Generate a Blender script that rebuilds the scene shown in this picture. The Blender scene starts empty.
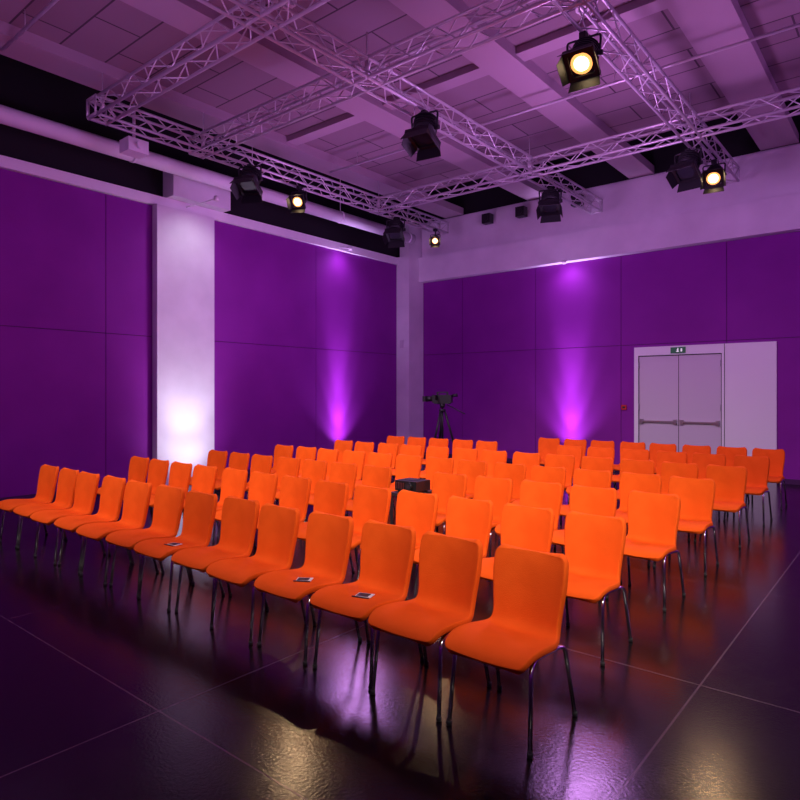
import bpy, bmesh, math, random
from mathutils import Vector, Matrix
random.seed(4)
scene = bpy.context.scene
scene.view_settings.view_transform = 'Standard'
scene.view_settings.look = 'None'

# ---------------------------------------------------------------- materials
def new_mat(name, color=(1,1,1), rough=0.5, metal=0.0, emit=None, estr=0.0, spec=None):
    m = bpy.data.materials.new(name); m.use_nodes = True
    b = m.node_tree.nodes['Principled BSDF']
    b.inputs['Base Color'].default_value = (*color, 1)
    b.inputs['Roughness'].default_value = rough
    b.inputs['Metallic'].default_value = metal
    if spec is not None: b.inputs['Specular IOR Level'].default_value = spec
    if emit:
        b.inputs['Emission Color'].default_value = (*emit, 1)
        b.inputs['Emission Strength'].default_value = estr
    return m

def add_noise(m, scale, c1, c2, bump=0.0, detail=4, bscale=None, coord='Object', stretch=None):
    nt = m.node_tree; b = nt.nodes['Principled BSDF']
    tc = nt.nodes.new('ShaderNodeTexCoord')
    mp = nt.nodes.new('ShaderNodeMapping')
    if stretch: mp.inputs['Scale'].default_value = stretch
    nt.links.new(tc.outputs[coord], mp.inputs['Vector'])
    n = nt.nodes.new('ShaderNodeTexNoise'); n.inputs['Scale'].default_value = scale
    n.inputs['Detail'].default_value = detail
    nt.links.new(mp.outputs[0], n.inputs['Vector'])
    r = nt.nodes.new('ShaderNodeValToRGB')
    r.color_ramp.elements[0].position = 0.3; r.color_ramp.elements[1].position = 0.7
    r.color_ramp.elements[0].color = (*c1, 1); r.color_ramp.elements[1].color = (*c2, 1)
    nt.links.new(n.outputs['Fac'], r.inputs['Fac'])
    nt.links.new(r.outputs['Color'], b.inputs['Base Color'])
    if bump:
        n2 = nt.nodes.new('ShaderNodeTexNoise'); n2.inputs['Scale'].default_value = bscale or scale
        nt.links.new(tc.outputs[coord], n2.inputs['Vector'])
        bp = nt.nodes.new('ShaderNodeBump'); bp.inputs['Strength'].default_value = bump
        bp.inputs['Distance'].default_value = 0.01
        nt.links.new(n2.outputs['Fac'], bp.inputs['Height'])
        nt.links.new(bp.outputs['Normal'], b.inputs['Normal'])
    return r

M_purple = new_mat('purple_wall_paint', (.2,.025,.36), .65, spec=.12)
add_noise(M_purple, .8, (.215,.016,.27), (.26,.022,.325), .08, 4, 40)
M_seam = new_mat('panel_joint', (.06,.006,.08), .8)
M_white = new_mat('white_plaster', (.72,.68,.74), .7)
add_noise(M_white, 1.5, (.66,.62,.68), (.78,.74,.80), .15, 5, 12)
M_trim = new_mat('white_trim', (.8,.77,.82), .5)
M_black = new_mat('black_void', (.006,.005,.008), .9)
M_blackmetal = new_mat('black_metal', (.010,.010,.012), .5)
M_alu = new_mat('aluminium', (.60,.56,.60), .4, .5)
M_chrome = new_mat('chrome', (.92,.9,.9), .2, 1.0)
M_orange = new_mat('orange_upholstery', (.95,.13,.006), .8, spec=.12)
add_noise(M_orange, 6, (.84,.100,.006), (.93,.122,.009), .35, 3, 240)
M_rubber = new_mat('black_rubber', (.02,.02,.02), .7)
M_door = new_mat('door_paint', (.60,.53,.62), .45)
M_steel = new_mat('brushed_steel', (.45,.43,.45), .3, 1)
M_glow = new_mat('lamp_lens', (1,.7,.3), .3, emit=(1,.74,.40), estr=14)
M_glow2 = new_mat('lamp_reflector', (1,.6,.2), .3, emit=(1,.40,.10), estr=1.6)
M_glow_off = new_mat('dark_lens', (.03,.03,.04), .1)
M_green = new_mat('exit_green', (.01,.07,.03), .4, emit=(.02,.4,.15), estr=.08)
M_signw = new_mat('exit_white', (.9,.9,.9), .4, emit=(1,1,1), estr=.4)
M_red = new_mat('red_plastic', (.6,.02,.02), .4)
M_paper = new_mat('paper', (.8,.78,.76), .7)
M_print = new_mat('dark_print', (.03,.02,.04), .6)
M_upglow = new_mat('uplight_lens', (1,1,1), .3, emit=(.8,.6,1), estr=12)
M_table = new_mat('table_laminate', (.03,.025,.03), .4)

# floor
M_floor = new_mat('dark_floor', (.02,.013,.016), .25, spec=.30)
nt = M_floor.node_tree; b = nt.nodes['Principled BSDF']
tc = nt.nodes.new('ShaderNodeTexCoord')
mp = nt.nodes.new('ShaderNodeMapping'); mp.inputs['Location'].default_value = (.95,.35,0)
nt.links.new(tc.outputs['Object'], mp.inputs['Vector'])
br = nt.nodes.new('ShaderNodeTexBrick'); br.offset = 0; br.squash = 1
br.inputs['Scale'].default_value = 1
br.inputs['Brick Width'].default_value = 2.08; br.inputs['Row Height'].default_value = 2.08
br.inputs['Mortar Size'].default_value = .006; br.inputs['Mortar Smooth'].default_value = .3
br.inputs['Color1'].default_value = (.010,.007,.008,1); br.inputs['Color2'].default_value = (.014,.009,.010,1)
br.inputs['Mortar'].default_value = (.13,.09,.11,1)
nt.links.new(mp.outputs[0], br.inputs['Vector'])
ns = nt.nodes.new('ShaderNodeTexNoise'); ns.inputs['Scale'].default_value = 7; ns.inputs['Detail'].default_value = 8
ns.inputs['Roughness'].default_value = .75
nt.links.new(tc.outputs['Object'], ns.inputs['Vector'])
mx = nt.nodes.new('ShaderNodeMix'); mx.data_type = 'RGBA'; mx.blend_type = 'MULTIPLY'; mx.inputs[0].default_value = .7
nt.links.new(br.outputs['Color'], mx.inputs[6]); nt.links.new(ns.outputs['Fac'], mx.inputs[7])
nt.links.new(mx.outputs[2], b.inputs['Base Color'])
mr = nt.nodes.new('ShaderNodeMapRange'); mr.inputs[1].default_value=.3; mr.inputs[2].default_value=.7
mr.inputs[3].default_value=.16; mr.inputs[4].default_value=.22
nt.links.new(ns.outputs['Fac'], mr.inputs[0]); nt.links.new(mr.outputs[0], b.inputs['Roughness'])
n3 = nt.nodes.new('ShaderNodeTexNoise'); n3.inputs['Scale'].default_value = 60
nt.links.new(tc.outputs['Object'], n3.inputs['Vector'])
bp = nt.nodes.new('ShaderNodeBump'); bp.inputs['Strength'].default_value=.07; bp.inputs['Distance'].default_value=.01
nt.links.new(n3.outputs['Fac'], bp.inputs['Height']); nt.links.new(bp.outputs['Normal'], b.inputs['Normal'])

# ceiling tiles
M_ceil = new_mat('ceiling_tiles', (.4,.35,.42), .85)
nt = M_ceil.node_tree; b = nt.nodes['Principled BSDF']
tc = nt.nodes.new('ShaderNodeTexCoord')
br = nt.nodes.new('ShaderNodeTexBrick'); br.offset = .5
br.inputs['Scale'].default_value = 1
br.inputs['Brick Width'].default_value = 1.2; br.inputs['Row Height'].default_value = .6
br.inputs['Mortar Size'].default_value = .013
br.inputs['Color1'].default_value = (.24,.165,.205,1); br.inputs['Color2'].default_value = (.30,.21,.26,1)
br.inputs['Mortar'].default_value = (.07,.045,.065,1)
nt.links.new(tc.outputs['Object'], br.inputs['Vector'])
nt.links.new(br.outputs['Color'], b.inputs['Base Color'])

# ---------------------------------------------------------------- helpers
def box(bm, x0,x1,y0,y1,z0,z1, mi=0, mat=None):
    vs = [Vector(c) for c in ((x0,y0,z0),(x1,y0,z0),(x1,y1,z0),(x0,y1,z0),(x0,y0,z1),(x1,y0,z1),(x1,y1,z1),(x0,y1,z1))]
    if mat is not None: vs = [mat @ v for v in vs]
    v = [bm.verts.new(p) for p in vs]
    fs = []
    for idx in ((3,2,1,0),(4,5,6,7),(0,1,5,4),(1,2,6,5),(2,3,7,6),(3,0,4,7)):
        f = bm.faces.new([v[i] for i in idx]); f.material_index = mi; fs.append(f)
    return fs

def frame_of(d):
    d = d.normalized()
    a = Vector((0,0,1)) if abs(d.z) < .95 else Vector((1,0,0))
    u = d.cross(a).normalized(); w = d.cross(u).normalized()
    return u, w

def cyl(bm, p0, p1, r0, r1=None, seg=10, mi=0, caps=True, smooth=True):
    p0 = Vector(p0); p1 = Vector(p1); r1 = r0 if r1 is None else r1
    u, w = frame_of(p1-p0)
    A=[];B=[]
    for i in range(seg):
        a = 2*math.pi*(i+.5)/seg
        o = u*math.cos(a)+w*math.sin(a)
        A.append(bm.verts.new(p0+o*r0)); B.append(bm.verts.new(p1+o*r1))
    for i in range(seg):
        j=(i+1)%seg
        f=bm.faces.new((A[j],A[i],B[i],B[j])); f.material_index=mi; f.smooth=smooth
    if caps:
        f=bm.faces.new(A); f.material_index=mi
        f=bm.faces.new(B[::-1]); f.material_index=mi

def tube(bm, pts, r, seg=8, mi=0):
    pts=[Vector(p) for p in pts]; rings=[]
    pu=None
    for i,p in enumerate(pts):
        if i==0: d=pts[1]-p
        elif i==len(pts)-1: d=p-pts[i-1]
        else: d=(pts[i+1]-p).normalized()+(p-pts[i-1]).normalized()
        d.normalize()
        if pu is None: u,_=frame_of(d)
        else: u=(pu-d*pu.dot(d)).normalized()
        pu=u; w=d.cross(u)
        rings.append([bm.verts.new(p+(u*math.cos(2*math.pi*k/seg)+w*math.sin(2*math.pi*k/seg))*r) for k in range(seg)])
    for a,c in zip(rings,rings[1:]):
        for k in range(seg):
            j=(k+1)%seg
            f=bm.faces.new((a[k],a[j],c[j],c[k])); f.material_index=mi; f.smooth=True
    f=bm.faces.new(rings[0][::-1]); f.material_index=mi
    f=bm.faces.new(rings[-1]); f.material_index=mi

def round_path(pts, r, n=5):
    pts=[Vector(p) for p in pts]; out=[pts[0]]
    for i in range(1,len(pts)-1):
        a=(pts[i-1]-pts[i]); c=(pts[i+1]-pts[i])
        rr=min(r,a.length*.45,c.length*.45)
        p0=pts[i]+a.normalized()*rr; p1=pts[i]+c.normalized()*rr
        for k in range(n+1):
            t=k/n; out.append(p0*(1-t)**2+pts[i]*2*t*(1-t)+p1*t*t)
    out.append(pts[-1]); return out

def finish(bm, name, mats, loc=(0,0,0), rotz=0, recalc=True):
    if recalc: bmesh.ops.recalc_face_normals(bm, faces=bm.faces)
    me=bpy.data.meshes.new(name); bm.to_mesh(me); bm.free()
    for m in mats: me.materials.append(m)
    o=bpy.data.objects.new(name, me); o.location=loc; o.rotation_euler=(0,0,rotz)
    scene.collection.objects.link(o); return o

def spot(name, loc, target, power, color, size, blend=.5, radius=.08, parent=None):
    l=bpy.data.lights.new(name,'SPOT'); l.energy=power; l.color=color
    l.spot_size=math.radians(size); l.spot_blend=blend; l.shadow_soft_size=radius
    o=bpy.data.objects.new(name,l); scene.collection.objects.link(o)
    d=Vector(target)-Vector(loc)
    q=d.to_track_quat('-Z','Y')
    o.location=loc; o.rotation_mode='QUATERNION'; o.rotation_quaternion=q
    if parent is not None:
        o.parent=parent
        o.matrix_parent_inverse=Matrix.Translation(parent.location).inverted()
    return o

# ---------------------------------------------------------------- room
XL=-10.5; YB=13.24; XR=3.0; YF=-3.0; HL=4.97; HT=7.3
bm=bmesh.new(); box(bm, XL-.3,XR+.3,YF-.3,YB+.3,-.2,0); finish(bm,'floor',[M_floor])

def panel_wall_x(bm, ys, zs, x, t=.012, gap=.006):
    for a,c in zip(ys,ys[1:]):
        for z0,z1 in zip(zs,zs[1:]):
            box(bm, x-t, x, a+gap, c-gap, z0+gap, z1-gap, 0)
def panel_wall_y(bm, xs, zs, y, t=.012, gap=.006):
    for a,c in zip(xs,xs[1:]):
        for z0,z1 in zip(zs,zs[1:]):
            box(bm, a+gap, c-gap, y, y+t, z0+gap, z1-gap, 0)

bm=bmesh.new()
box(bm, XL-.3, XL-.012, YF-.3, YB+.3, 0, 5.0, 1)
panel_wall_x(bm, [-3,.1,2.57,5.04,5.9], [0,2.64,HL], XL)
panel_wall_x(bm, [7.05,9.8,12.64], [0,2.64,HL], XL)
box(bm, XL-.3, XL-.06, YF-.3, YB+.3, 5.0, HT, 2)
finish(bm,'wall_left',[M_purple,M_seam,M_black])

bm=bmesh.new(); box(bm, XL-.05, XL+.07, YF, 12.64, HL, 5.14); finish(bm,'trim_1',[M_trim])

bm=bmesh.new()
box(bm, XL-.011, XL+.14, 5.87, 7.05, 0, HL-.001)
box(bm, XL-.05, XL+.3, 6.1, 7.3, 5.141, 5.75)
box(bm, XL+.141, XL+.16, 5.87, 5.90, 0, HL-.02)
finish(bm,'wall_column',[M_white])
bm=bmesh.new()
box(bm, XL, XL+.42, 12.64, YB, 0, 5.16)
box(bm, XL+.06, XL+.36, 12.7, YB, 5.16, 6.05)
finish(bm,'corner_column',[M_white])

bm=bmesh.new()
box(bm, XL-.3, XR+.3, YB+.012, YB+.3, 0, 4.6, 1)
panel_wall_y(bm, [XL+.42,-8.85,-6.83,-4.85,-2.83,-.8,1.2,3.0], [0,2.64,4.53], YB)
box(bm, XL-.3, XR+.3, YB+.0, YB+.3, 4.6, 6.1, 2)
box(bm, XL-.3, XR+.3, YB+.06, YB+.3, 6.1, HT, 3)
finish(bm,'wall_back',[M_purple,M_seam,M_white,M_black])
bm=bmesh.new(); box(bm, XL+.42, XR, YB-.20, YB-.001, 4.53, 5.16)
box(bm, XL+.42, XR, YB-.06, YB-.001, 5.16, 6.06)
finish(bm,'trim_2',[M_white])

bm=bmesh.new(); box(bm, XR, XR+.3, YF-.3, YB, 0, HT); finish(bm,'wall_right',[M_purple])
bm=bmesh.new(); box(bm, XL, XR, YF-.3, YF, 0, HT); finish(bm,'wall_front',[M_purple])

# ceiling
HC=6.25
bm=bmesh.new()
box(bm, -9.35, XR, YF, 11.6, HC, HC+.12, 0)
finish(bm,'ceiling',[M_ceil])
bm=bmesh.new(); box(bm, XL-.3, XR+.3, YF-.3, YB+.3, HT, HT+.1); finish(bm,'ceiling_void',[M_black])
M_beam = new_mat('beam_paint', (.40,.30,.36), .8)
for bx,w in ((-9.05,.55),(-6.75,.5),(-4.4,.5),(-1.95,.6),(.6,.6)):
    bm=bmesh.new(); box(bm, bx-w/2, bx+w/2, YF, YB-.061, HC-.16, HC-.001); finish(bm,'ceiling_beam',[M_beam])
for by in (2.2,7.6):
    bm=bmesh.new(); box(bm, -9.3, XR, by-.12, by+.12, HC-.10, HC-.002); finish(bm,'ceiling_joist',[M_beam])

# ventilation duct along left wall
bm=bmesh.new()
cyl(bm,(-9.95,YF,5.55),(-9.95,12.6,5.55),.125,seg=24)
y=-2.0
while y<12.5:
    cyl(bm,(-9.95,y,5.55),(-9.95,y+.05,5.55),.135,seg=24)
    cyl(bm,(-9.95,y+.02,5.6),(-9.95,y+.02,HT),.008,seg=6)
    y+=2.4
finish(bm,'ventilation_duct',[M_white])

# thin conduit bars under the ceiling
for yy in (8.5,2.9):
    bm=bmesh.new(); cyl(bm,(-8.7,yy,5.86),(XR-.02,yy,5.86),.02,seg=8)
    x=-8
    while x<2.8:
        cyl(bm,(x,yy,5.86),(x,yy,HC-.17),.006,seg=6); x+=2.4
    finish(bm,'conduit_pipe',[M_alu])

# ---------------------------------------------------------------- lighting truss
TS=.12
def truss(bm, p0, p1, s=TS):
    p0=Vector(p0); p1=Vector(p1); d=(p1-p0); L=d.length; d.normalize()
    side=Vector((-d.y,d.x,0)); up=Vector((0,0,1))
    cs=[side*s+up*s, -side*s+up*s, -side*s-up*s, side*s-up*s]
    for c in cs: cyl(bm,p0+c,p1+c,.021,seg=8)
    n=max(1,int(round(L/.3))); st=L/n
    for i in range(n):
        for k in range(4):
            a,c=cs[k],cs[(k+1)%4]
            if i%2: a,c=c,a
            cyl(bm,p0+d*st*i+a,p0+d*st*(i+1)+c,.009,seg=5,caps=False)
    for q in (p0,p1):
        for k in range(4): cyl(bm,q+cs[k],q+cs[(k+1)%4],.015,seg=6)
ZT=5.56
bm=bmesh.new()
XD,XE,XF=-8.75,-5.25,-2.62
truss(bm,(XD,4.0,ZT),(XD,12.3,ZT))
truss(bm,(XE,.5,ZT),(XE,12.9,ZT))
truss(bm,(XF,.5,ZT),(XF,12.6,ZT))
truss(bm,(-8.9,4.15,ZT),(2.5,4.15,ZT))
truss(bm,(-8.95,5.75,ZT),(2.5,5.75,ZT))
truss(bm,(-8.9,9.95,ZT),(2.5,9.95,ZT))
for x in (XD,XE,XF):
    for y in (4.15,5.75,9.95):
        cyl(bm,(x,y,ZT+.1),(x,y,HC-.17),.008,seg=6)
        cyl(bm,(x,y,ZT-.02),(x,y,ZT+.2),.03,seg=8)
finish(bm,'lighting_truss',[M_alu])

# ---------------------------------------------------------------- stage lights
def stage_light(loc, target, lit=False, scale=1.0, power=0, name='stage_light', doors=True, size=50):
    """loc = centre of lamp head; clamp rises to truss"""
    bm=bmesh.new(); s=scale
    d=(Vector(target)-Vector(loc)).normalized()
    R=d.to_track_quat('Z','Y').to_matrix().to_4x4()
    def P(x,y,z): return R@Vector((x*s,y*s,z*s))
    cyl(bm,P(0,0,-.17),P(0,0,-.22),.14*s,.09*s,16,0)
    cyl(bm,P(0,0,-.17),P(0,0,.05),.155*s,.155*s,20,0)
    cyl(bm,P(0,0,.05),P(0,0,.13),.16*s,.165*s,20,0)
    for k in range(4):
        z=-.15+.045*k; cyl(bm,P(0,0,z),P(0,0,z+.015),.168*s,seg=20,mi=0)
    cyl(bm,P(0,0,.131),P(0,0,.134),.125*s,seg=20,mi=2 if lit else 1)
    if lit: cyl(bm,P(0,0,.1341),P(0,0,.137),.085*s,seg=20,mi=1)
    S=Matrix.Scale(s,4)
    for (x0,x1,y0,y1) in ((-.18,.18,.13,.18),(-.18,.18,-.18,-.13),(-.18,-.13,-.13,.13),(.13,.18,-.13,.13)):
        box(bm,x0,x1,y0,y1,.10,.16,0,mat=R@S)
    if doors:
        for k in range(4):
            RK=R@Matrix.Rotation(k*math.pi/2,4,'Z')@S
            hw=.17; ow=.13 if k%2 else .19
            vs=[Vector((-hw,.175,.155)),Vector((hw,.175,.155)),Vector((ow,.225,.29)),Vector((-ow,.225,.29))]
            off=Vector((0,.004,-.004))
            a=[bm.verts.new(RK@v) for v in vs]; c=[bm.verts.new(RK@(v+off)) for v in vs]
            bm.faces.new(a); bm.faces.new(c[::-1])
            for i in range(4):
                j=(i+1)%4; bm.faces.new((a[j],a[i],c[i],c[j]))
    X=R@Vector((1,0,0)); X.z=0
    if X.length<.1: X=Vector((1,0,0))
    X.normalize()
    ZY=.22*s
    tube(bm,round_path([X*.185*s+Vector((0,0,-.03*s)),X*.20*s+Vector((0,0,ZY)),-X*.20*s+Vector((0,0,ZY)),-X*.185*s+Vector((0,0,-.03*s))],.04*s),.014*s,8,0)
    cyl(bm,X*.13*s,X*.22*s,.03*s,seg=10); cyl(bm,-X*.13*s,-X*.22*s,.03*s,seg=10)
    top=(ZT-TS-.023)-loc[2]
    cyl(bm,(0,0,ZY-.01),(0,0,max(top-.02,ZY+.005)),.016,seg=8)
    box(bm,-.035,.035,-.04,.04,top-.06,top,0)
    tube(bm,[P(0,0,-.21),P(0,0,-.21)+Vector((.02,.03,.04)),Vector((.07,.06,.16)),Vector((.05,.03,top-.02))],.007,6,0)
    o=finish(bm,name,[M_blackmetal, M_glow if lit else M_glow_off, M_glow2],loc=loc)
    if power:
        spot('lamp',Vector(loc)+d*.35*s,target,power,(1,.62,.32),size,.8,.06,parent=o)
    return o
ZH=5.16
stage_light((XF-.1,6.35,ZH),(-2.4,2.6,0.3),True,.90,120,size=60)
stage_light((-5.12,6.75,ZH),(-4.9,5.2,1),False,1.0)
stage_light((XD+.2,6.5,ZH),(-7.6,4.5,1),False,1.0)
stage_light((XD,7.75,ZH),(-5.2,1.0,0),True,.72,110,size=60)
stage_light((XD,10.5,ZH),(-7.8,8.5,1),False,1.0)
stage_light((XD+.15,11.75,ZH),(-4,4,0),True,.55,40,size=60)
stage_light((XE,10.75,ZH),(-4.5,8.8,1),False,1.0)
stage_light((XF-.15,10.4,ZH),(-3.1,8.0,1),False,1.0)
stage_light((XF+.05,11.15,ZH),(-1.8,4.5,0),True,.82,100,size=60)
for x,y,tx,ty,pw in ((1.6,.6,-2.6,5.2,1500),(-2.4,-.9,-4.6,5.2,750),(-5.6,-.9,-7.0,4.8,1050),(.3,-1.0,-2.5,8.5,1200)):
    spot('chair_fill_spot',(x,y,5.4),(tx,ty,.4),pw,(1,.90,.80),46,.9,.06)  # unseen spots added to brighten the chairs, no fixtures behind them
spot('chair_fill_spot',(-7.6,3.2,5.4),(-6,9.0,.4),750,(1,.90,.80),52,.9,.06)  # one more added fill spot for the rear rows, no fixture

for x in (-7.95,-7.05,-5.7):
    bm=bmesh.new()
    box(bm,-.11,.11,-.30,-.12,-.12,.10,0); box(bm,-.03,.03,-.13,.0,-.03,.03,0)
    cyl(bm,(0,-.30,-.01),(0,-.32,-.01),.07,seg=16)
    finish(bm,'wall_speaker',[M_blackmetal],loc=(x,YB-.062,5.8))
bm=bmesh.new()
box(bm,-.14,.14,-.16,.16,-.1,.1,0); cyl(bm,(.14,0,0),(.2,0,0),.05,seg=16); cyl(bm,(0,0,.1),(0,0,.68),.02,seg=8)
finish(bm,'ceiling_projector',[M_trim],loc=(-9.3,4.9,5.4))

for (x,y,r) in ((-5.8,2.6,.13),(-5.7,4.9,.09),(-3.1,7.2,.09)):
    bm=bmesh.new(); cyl(bm,(0,0,0),(0,0,-.05),r,r*.9,24); cyl(bm,(0,0,-.05),(0,0,-.09),r*.6,r*.45,20)
    finish(bm,'smoke_detector',[M_trim],loc=(x,y,HC))

# ---------------------------------------------------------------- uplights
def uplight(x,y,lamps,color):
    bm=bmesh.new()
    cyl(bm,(0,0,.05),(0,0,.2),.075,.085,20,0); cyl(bm,(0,0,.2),(0,0,.204),.07,seg=20,mi=1)
    cyl(bm,(0,0,0),(0,0,.02),.1,seg=20)
    tube(bm,round_path([(-.1,0,.12),(-.1,0,.015),(.1,0,.015),(.1,0,.12)],.03),.01,6,0)
    o=finish(bm,'floor_uplight',[M_blackmetal,M_upglow],loc=(x,y,0))
    for i,(t,p,s) in enumerate(lamps):
        spot('lamp_%d'%(i+1),(x,y,.24),t,p,color,s,1,.07,parent=o)
    return o
PC=(.70,.42,1.0)
uplight(XL+.34,10.5,[((XL,10.5,2.4),150,100),((XL-.02,10.5,2.2),520,44),((XL+.02,10.5,4.5),1300,24)],PC)
uplight(-5.95,YB-.34,[((-5.95,YB,2.4),150,100),((-5.95,YB+.02,2.2),520,44),((-5.95,YB-.02,4.5),1300,24)],PC)
uplight(XL+1.15,6.45,[((XL+.14,6.45,.9),90,95),((XL+.14,6.45,2.2),130,70)],(.88,.84,1))
uplight(XL+.3,1.2,[((XL-.1,1.2,4.5),60,50)],PC)  # out-of-view uplight added to extend the purple wash
# down-lights at wall head
def downlight(x,y,z,t,p,c,size,stem):
    bm=bmesh.new(); cyl(bm,(0,0,0),(0,0,.08),.04,.04,16)
    cyl(bm,(0,0,.04),stem,.012,seg=8)
    o=finish(bm,'wall_downlight',[M_trim],loc=(x,y,z))
    spot('lamp',(x,y,z-.02),t,p,c,size,1,.12,parent=o)
downlight(XL+.40,10.5,4.92,(XL-.0,10.5,4.3),26,PC,150,(-.33,0,.12))
downlight(-5.95,YB-.40,4.44,(-5.95,YB+.0,3.9),28,PC,150,(0,.22,.12))
downlight(XL+1.0,6.5,5.0,(XL+.14,6.5,3.6),32,(.9,.86,1),120,(-.93,0,.06))

# purple fill: bare points added in mid-air to tint walls and ceiling
def point(name,loc,p,c,r=.4):
    l=bpy.data.lights.new(name,'POINT'); l.energy=p; l.color=c; l.shadow_soft_size=r
    o=bpy.data.objects.new(name,l); o.location=loc; scene.collection.objects.link(o)
WC=(.76,.32,1)
point('purple_fill',(-7.5,8.0,3.6),125,WC)
point('purple_fill',(-3.5,8.2,3.9),190,WC)
point('purple_fill',(-6.5,2.0,3.8),100,WC)
point('purple_fill',(-1.5,2.0,4.2),70,WC)
point('purple_fill',(1.5,9,3.8),140,WC)

w=bpy.data.worlds.new('world'); scene.world=w; w.use_nodes=True
w.node_tree.nodes['Background'].inputs[0].default_value=(.25,.1,.4,1)
w.node_tree.nodes['Background'].inputs[1].default_value=.03

# ---------------------------------------------------------------- chair mesh
def catmull(P,t):
    n=len(P)-1; i=min(int(t*n),n-1); f=t*n-i
    p0=P[max(i-1,0)];p1=P[i];p2=P[i+1];p3=P[min(i+2,n)]
    return [0.5*((2*b_)+(-a+c)*f+(2*a-5*b_+4*c-d)*f*f+(-a+3*b_-3*c+d)*f**3) for a,b_,c,d in zip(p0,p1,p2,p3)]
def chair_mesh():
    prof=[(-.262,.384,.216),(-.235,.418,.226),(-.17,.434,.234),(-.08,.432,.237),(.02,.420,.232),(.10,.412,.212),
          (.150,.430,.193),(.172,.49,.191),(.184,.57,.199),(.199,.66,.209),(.214,.75,.210),(.230,.812,.205)]
    N=160; dense=[catmull(prof,i/N) for i in range(N+1)]
    arc=[0]
    for a,c in zip(dense,dense[1:]): arc.append(arc[-1]+math.hypot(c[0]-a[0],c[1]-a[1]))
    L=arc[-1]
    ss=[0,.004,.014,.03,.055,.09]+[.09+(L-.18)*k/16 for k in range(1,16)]+[L-.09,L-.055,L-.03,L-.014,L-.004,L]
    def at(s):
        for i in range(N):
            if arc[i+1]>=s-1e-9:
                f=(s-arc[i])/max(arc[i+1]-arc[i],1e-9); a,c=dense[i],dense[i+1]
                return [a[k]*(1-f)+c[k]*f for k in range(3)], Vector((0,c[0]-a[0],c[1]-a[1])).normalized()
        return dense[-1], Vector((0,dense[-1][0]-dense[-2][0],dense[-1][1]-dense[-2][1])).normalized()
    bm=bmesh.new(); rows=[]; U=[-1,-.97,-.85,-.6,-.3,0,.3,.6,.85,.97,1]
    for s in ss:
        (y,z,hw),tn=at(s)
        nrm=Vector((0,-tn.z,tn.y))
        dd=min(s,L-s); rc=.040
        if dd<rc: hw=hw-rc+math.sqrt(max(rc*rc-(rc-dd)**2,0))
        sf=s/L
        cup = .014 if sf<.4 else (.034 if sf>.55 else .014+.02*(sf-.4)/.15)
        rows.append([bm.verts.new(Vector((hw*u,y,z))+nrm*(cup*u*u - cup*.5)) for u in U])
    for a,c in zip(rows,rows[1:]):
        for k in range(len(U)-1):
            f=bm.faces.new((a[k],a[k+1],c[k+1],c[k])); f.smooth=True
    bmesh.ops.recalc_face_normals(bm,faces=bm.faces)
    me=bpy.data.meshes.new('tmp'); bm.to_mesh(me); bm.free()
    o=bpy.data.objects.new('tmp',me); scene.collection.objects.link(o)
    me.materials.append(M_orange)
    sm=o.modifiers.new('s','SOLIDIFY'); sm.thickness=.034; sm.offset=0
    bv=o.modifiers.new('b','SUBSURF'); bv.levels=1; bv.render_levels=1
    dg=bpy.context.evaluated_depsgraph_get()
    me2=bpy.data.meshes.new_from_object(o.evaluated_get(dg))
    bpy.data.objects.remove(o)
    bm=bmesh.new(); bm.from_mesh(me2)
    for f in bm.faces: f.smooth=True; f.material_index=0
    for sx in (-1,1):
        path=[(sx*.222,-.215,.006),(sx*.208,-.178,.378),(sx*.190,-.10,.394),(sx*.188,.09,.382),(sx*.205,.178,.378),(sx*.220,.265,.006)]
        tube(bm,round_path(path,.05,5),.0108,10,1)
        for fy,fx in ((-.215,.222),(.265,.220)):
            cyl(bm,(sx*fx,fy,0),(sx*fx,fy,.022),.0135,seg=10,mi=2)
    for yy in (-.12,.08):
        tube(bm,[(-.19,yy,.390),(0,yy,.384),(.19,yy,.390)],.010,8,1)
    for sx in (-1,1):
        cyl(bm,(sx*.12,-.06,.383),(sx*.12,-.06,.408),.02,seg=10,mi=2)
    me3=bpy.data.meshes.new('chair'); bm.to_mesh(me3); bm.free()
    for m in (M_orange,M_chrome,M_rubber): me3.materials.append(m)
    return me3
CH=chair_mesh()
SP=.503
rows=[(2.80,-1.57,range(13)),(3.93,-1.70,range(13)),(5.13,-1.70,[k for k in range(13) if k!=5]),
      (6.33,-1.70,range(13)),(7.65,-1.69,range(13)),
      (9.10,-1.70,[0,1,2,3,4,5,8,9,10,11,12]),(10.45,-1.71,range(8))]
chairs={}
for ri,(y,x0,ks) in enumerate(rows):
    for k in ks:
        o=bpy.data.objects.new('chair',CH)
        o.location=(x0-SP*k+random.uniform(-.008,.008), y+random.uniform(-.02,.02), 0)
        o.rotation_euler=(0,0,random.uniform(-.02,.02))
        scene.collection.objects.link(o); chairs[(ri,k)]=o

for key in ((0,2),(0,3),(0,6),(1,3)):
    c=chairs[key]
    bm=bmesh.new()
    box(bm,-.05,.05,-.035,.035,0,.003,0); box(bm,-.045,.03,-.03,.03,.003,.0035,1)
    cyl(bm,(-.06,-.05,.005),(.05,-.055,.005),.004,seg=6,mi=1)
    finish(bm,'leaflet',[M_paper,M_print],loc=(c.location.x+.04,c.location.y-.06,.4445),rotz=random.uniform(-.6,.6))

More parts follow.
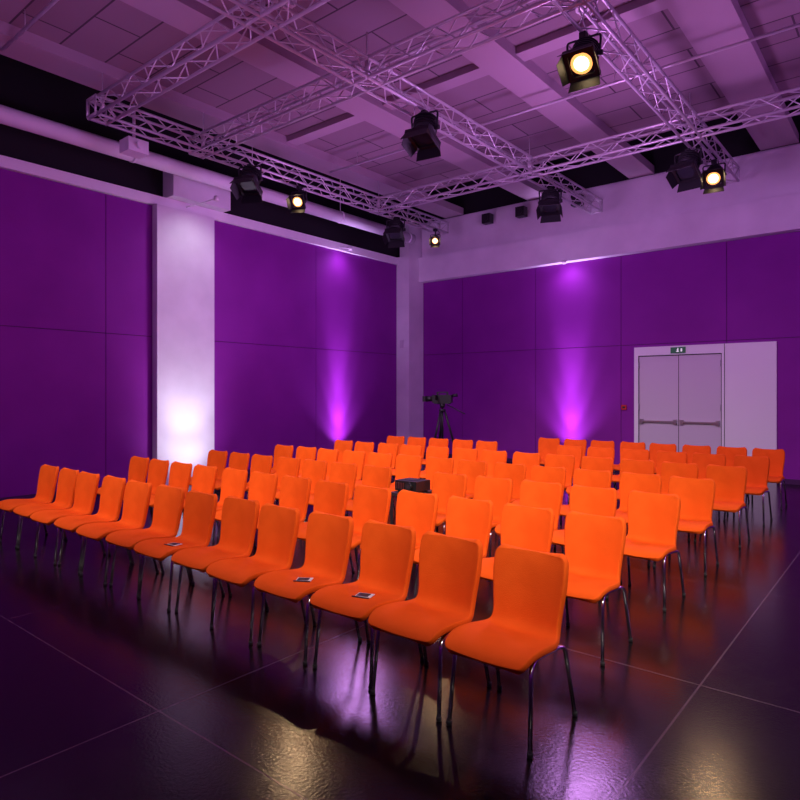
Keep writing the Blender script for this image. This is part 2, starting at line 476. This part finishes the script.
# ---------------------------------------------------------------- projector on trolley
bm=bmesh.new()
box(bm,-.15,.15,-.20,.20,.58,.61); box(bm,-.15,.15,-.2,.2,.2,.22)
for sx in (-1,1):
    for sy in (-1,1):
        box(bm,sx*.135-.012,sx*.135+.012,sy*.18-.012,sy*.18+.012,.05,.58)
        cyl(bm,(sx*.135-.012,sy*.18,.027),(sx*.135+.012,sy*.18,.027),.027,seg=12)
finish(bm,'projector_trolley',[M_table],loc=(-4.10,5.2,0))
bm=bmesh.new()
box(bm,-.14,.14,-.12,.12,.015,.12,0)
cyl(bm,(.06,-.12,.07),(.06,-.155,.07),.042,.038,16,0); cyl(bm,(.06,-.155,.07),(.06,-.157,.07),.03,seg=16,mi=1)
for i in range(5): box(bm,-.12+.022*i,-.11+.022*i,-.123,-.12,.035,.1,2)
box(bm,-.06,.06,-.06,.06,.12,.124,0)
for sx in (-1,1):
    for sy in (-1,1): cyl(bm,(sx*.11,sy*.09,0),(sx*.11,sy*.09,.015),.015,seg=8)
finish(bm,'video_projector',[M_blackmetal,M_glow_off,M_steel],loc=(-4.10,5.2,.61))

# ---------------------------------------------------------------- video camera on tripod
bm=bmesh.new()
for a in (90,210,330):
    a=math.radians(a); c,s_=math.cos(a),math.sin(a)
    cyl(bm,(c*.05,s_*.05,1.28),(c*.24,s_*.24,.62),.022,seg=8); cyl(bm,(c*.22,s_*.22,.7),(c*.42,s_*.42,.02),.015,seg=8)
    cyl(bm,(c*.42,s_*.42,0),(c*.42,s_*.42,.03),.025,seg=8)
    cyl(bm,(0,0,.7),(c*.23,s_*.23,.66),.008,seg=6)
cyl(bm,(0,0,.7),(0,0,1.36),.022,seg=10); cyl(bm,(0,0,1.26),(0,0,1.31),.07,seg=14)
cyl(bm,(0,0,1.34),(0,0,1.42),.05,.06,14)
box(bm,-.07,.07,-.16,.16,1.42,1.44)
cyl(bm,(0,.1,1.4),(.12,.5,1.22),.011,seg=6)
box(bm,-.075,.075,-.2,.2,1.44,1.60)
cyl(bm,(0,-.2,1.52),(0,-.34,1.52),.05,.06,16); box(bm,-.08,.08,-.40,-.34,1.465,1.575)
box(bm,-.02,.02,-.12,.12,1.64,1.665); box(bm,-.02,.02,-.12,-.09,1.6,1.64); box(bm,-.02,.02,.09,.12,1.6,1.64)
box(bm,.075,.24,-.1,-.085,1.5,1.6); cyl(bm,(-.04,.2,1.58),(-.04,.3,1.6),.03,.035,12)
finish(bm,'video_camera_on_tripod',[M_blackmetal],loc=(-7.52,10.52,0),rotz=math.radians(-70))

# ---------------------------------------------------------------- door
dx0,dx1=-4.56,-2.86
bm=bmesh.new(); y0=YB-.05; yw=YB-.001
H=2.58
box(bm,dx0,dx0+.09,y0,yw,0,H,0); box(bm,dx1-.05,dx1,y0,yw,0,H,0); box(bm,dx0+.09,dx1-.05,y0,yw,2.40,H,0)
D1=dx1-.05
mid=(dx0+.09+D1)/2
for a,c in ((dx0+.095,mid-.004),(mid+.004,D1-.005)):
    box(bm,a,c,YB-.03,yw,.01,2.394,1)
    box(bm,a+.05,c-.05,YB-.075,YB-.03,1.04,1.08,2)
    box(bm,a+.03,a+.09,YB-.09,YB-.03,1.01,1.11,2); box(bm,c-.09,c-.03,YB-.09,YB-.03,1.01,1.11,2)
for x in (dx0+.1,D1-.01):
    for z in (.3,1.3,2.15): cyl(bm,(x,YB-.04,z),(x,YB-.04,z+.12),.012,seg=8,mi=2)
box(bm,mid-.006,mid+.006,YB-.032,YB-.03,.01,2.39,3)
box(bm,dx0+.088,D1+.002,YB-.052,YB-.028,2.388,2.404,3)
box(bm,dx0+.086,dx0+.097,YB-.052,YB-.028,.0,2.4,3); box(bm,D1-.006,D1+.004,YB-.052,YB-.028,.0,2.4,3)
box(bm,dx1-.004,dx1+.004,YB-.052,YB-.02,0,H,3)
finish(bm,'door_1',[M_trim,M_door,M_steel,M_rubber])
bm=bmesh.new(); box(bm,dx1+.005,-2.0,YB-.04,yw,0,2.58); finish(bm,'door_side_panel',[M_trim])
bm=bmesh.new()
box(bm,-.14,.14,-.03,0,-.06,.06,0)
box(bm,-.02,.01,-.032,-.03,-.02,.02,1); cyl(bm,(0,-.030,.033),(0,-.032,.033),.011,seg=10,mi=1)
box(bm,-.035,.02,-.032,-.03,-.035,-.022,1); box(bm,.05,.08,-.032,-.03,-.03,.03,1)
finish(bm,'exit_sign',[M_green,M_signw],loc=(mid,YB-.051,2.49))
bm=bmesh.new(); box(bm,-.05,.05,-.04,0,-.05,.05,0); box(bm,-.03,.03,-.042,-.04,-.02,.02,1)
finish(bm,'fire_call_point',[M_red,M_rubber],loc=(-4.78,YB-.001,1.34))

bm=bmesh.new(); box(bm,-.06,.06,-.03,0,-.1,.1); box(bm,-.02,.02,-.034,-.03,-.03,.03)
finish(bm,'wall_socket',[M_door],loc=(XL+.2,12.639,2.9))

bm=bmesh.new(); box(bm,XL,XL+.015,YF,5.87,0,.09); box(bm,XL,XL+.015,7.06,12.64,0,.09); finish(bm,'baseboard_left',[M_seam])
bm=bmesh.new(); box(bm,XL+.42,dx0,YB-.015,YB,0,.09); box(bm,-2.0,XR,YB-.015,YB,0,.09); finish(bm,'baseboard_back',[M_seam])

# ---------------------------------------------------------------- camera
cam=bpy.data.cameras.new('camera'); co=bpy.data.objects.new('camera',cam)
scene.collection.objects.link(co); scene.camera=co
co.location=(0,0,1.64); co.rotation_euler=(math.radians(90),0,math.radians(39.4))
cam.sensor_width=36; cam.lens=632/800*36; cam.shift_y=-7/800; cam.clip_start=.05
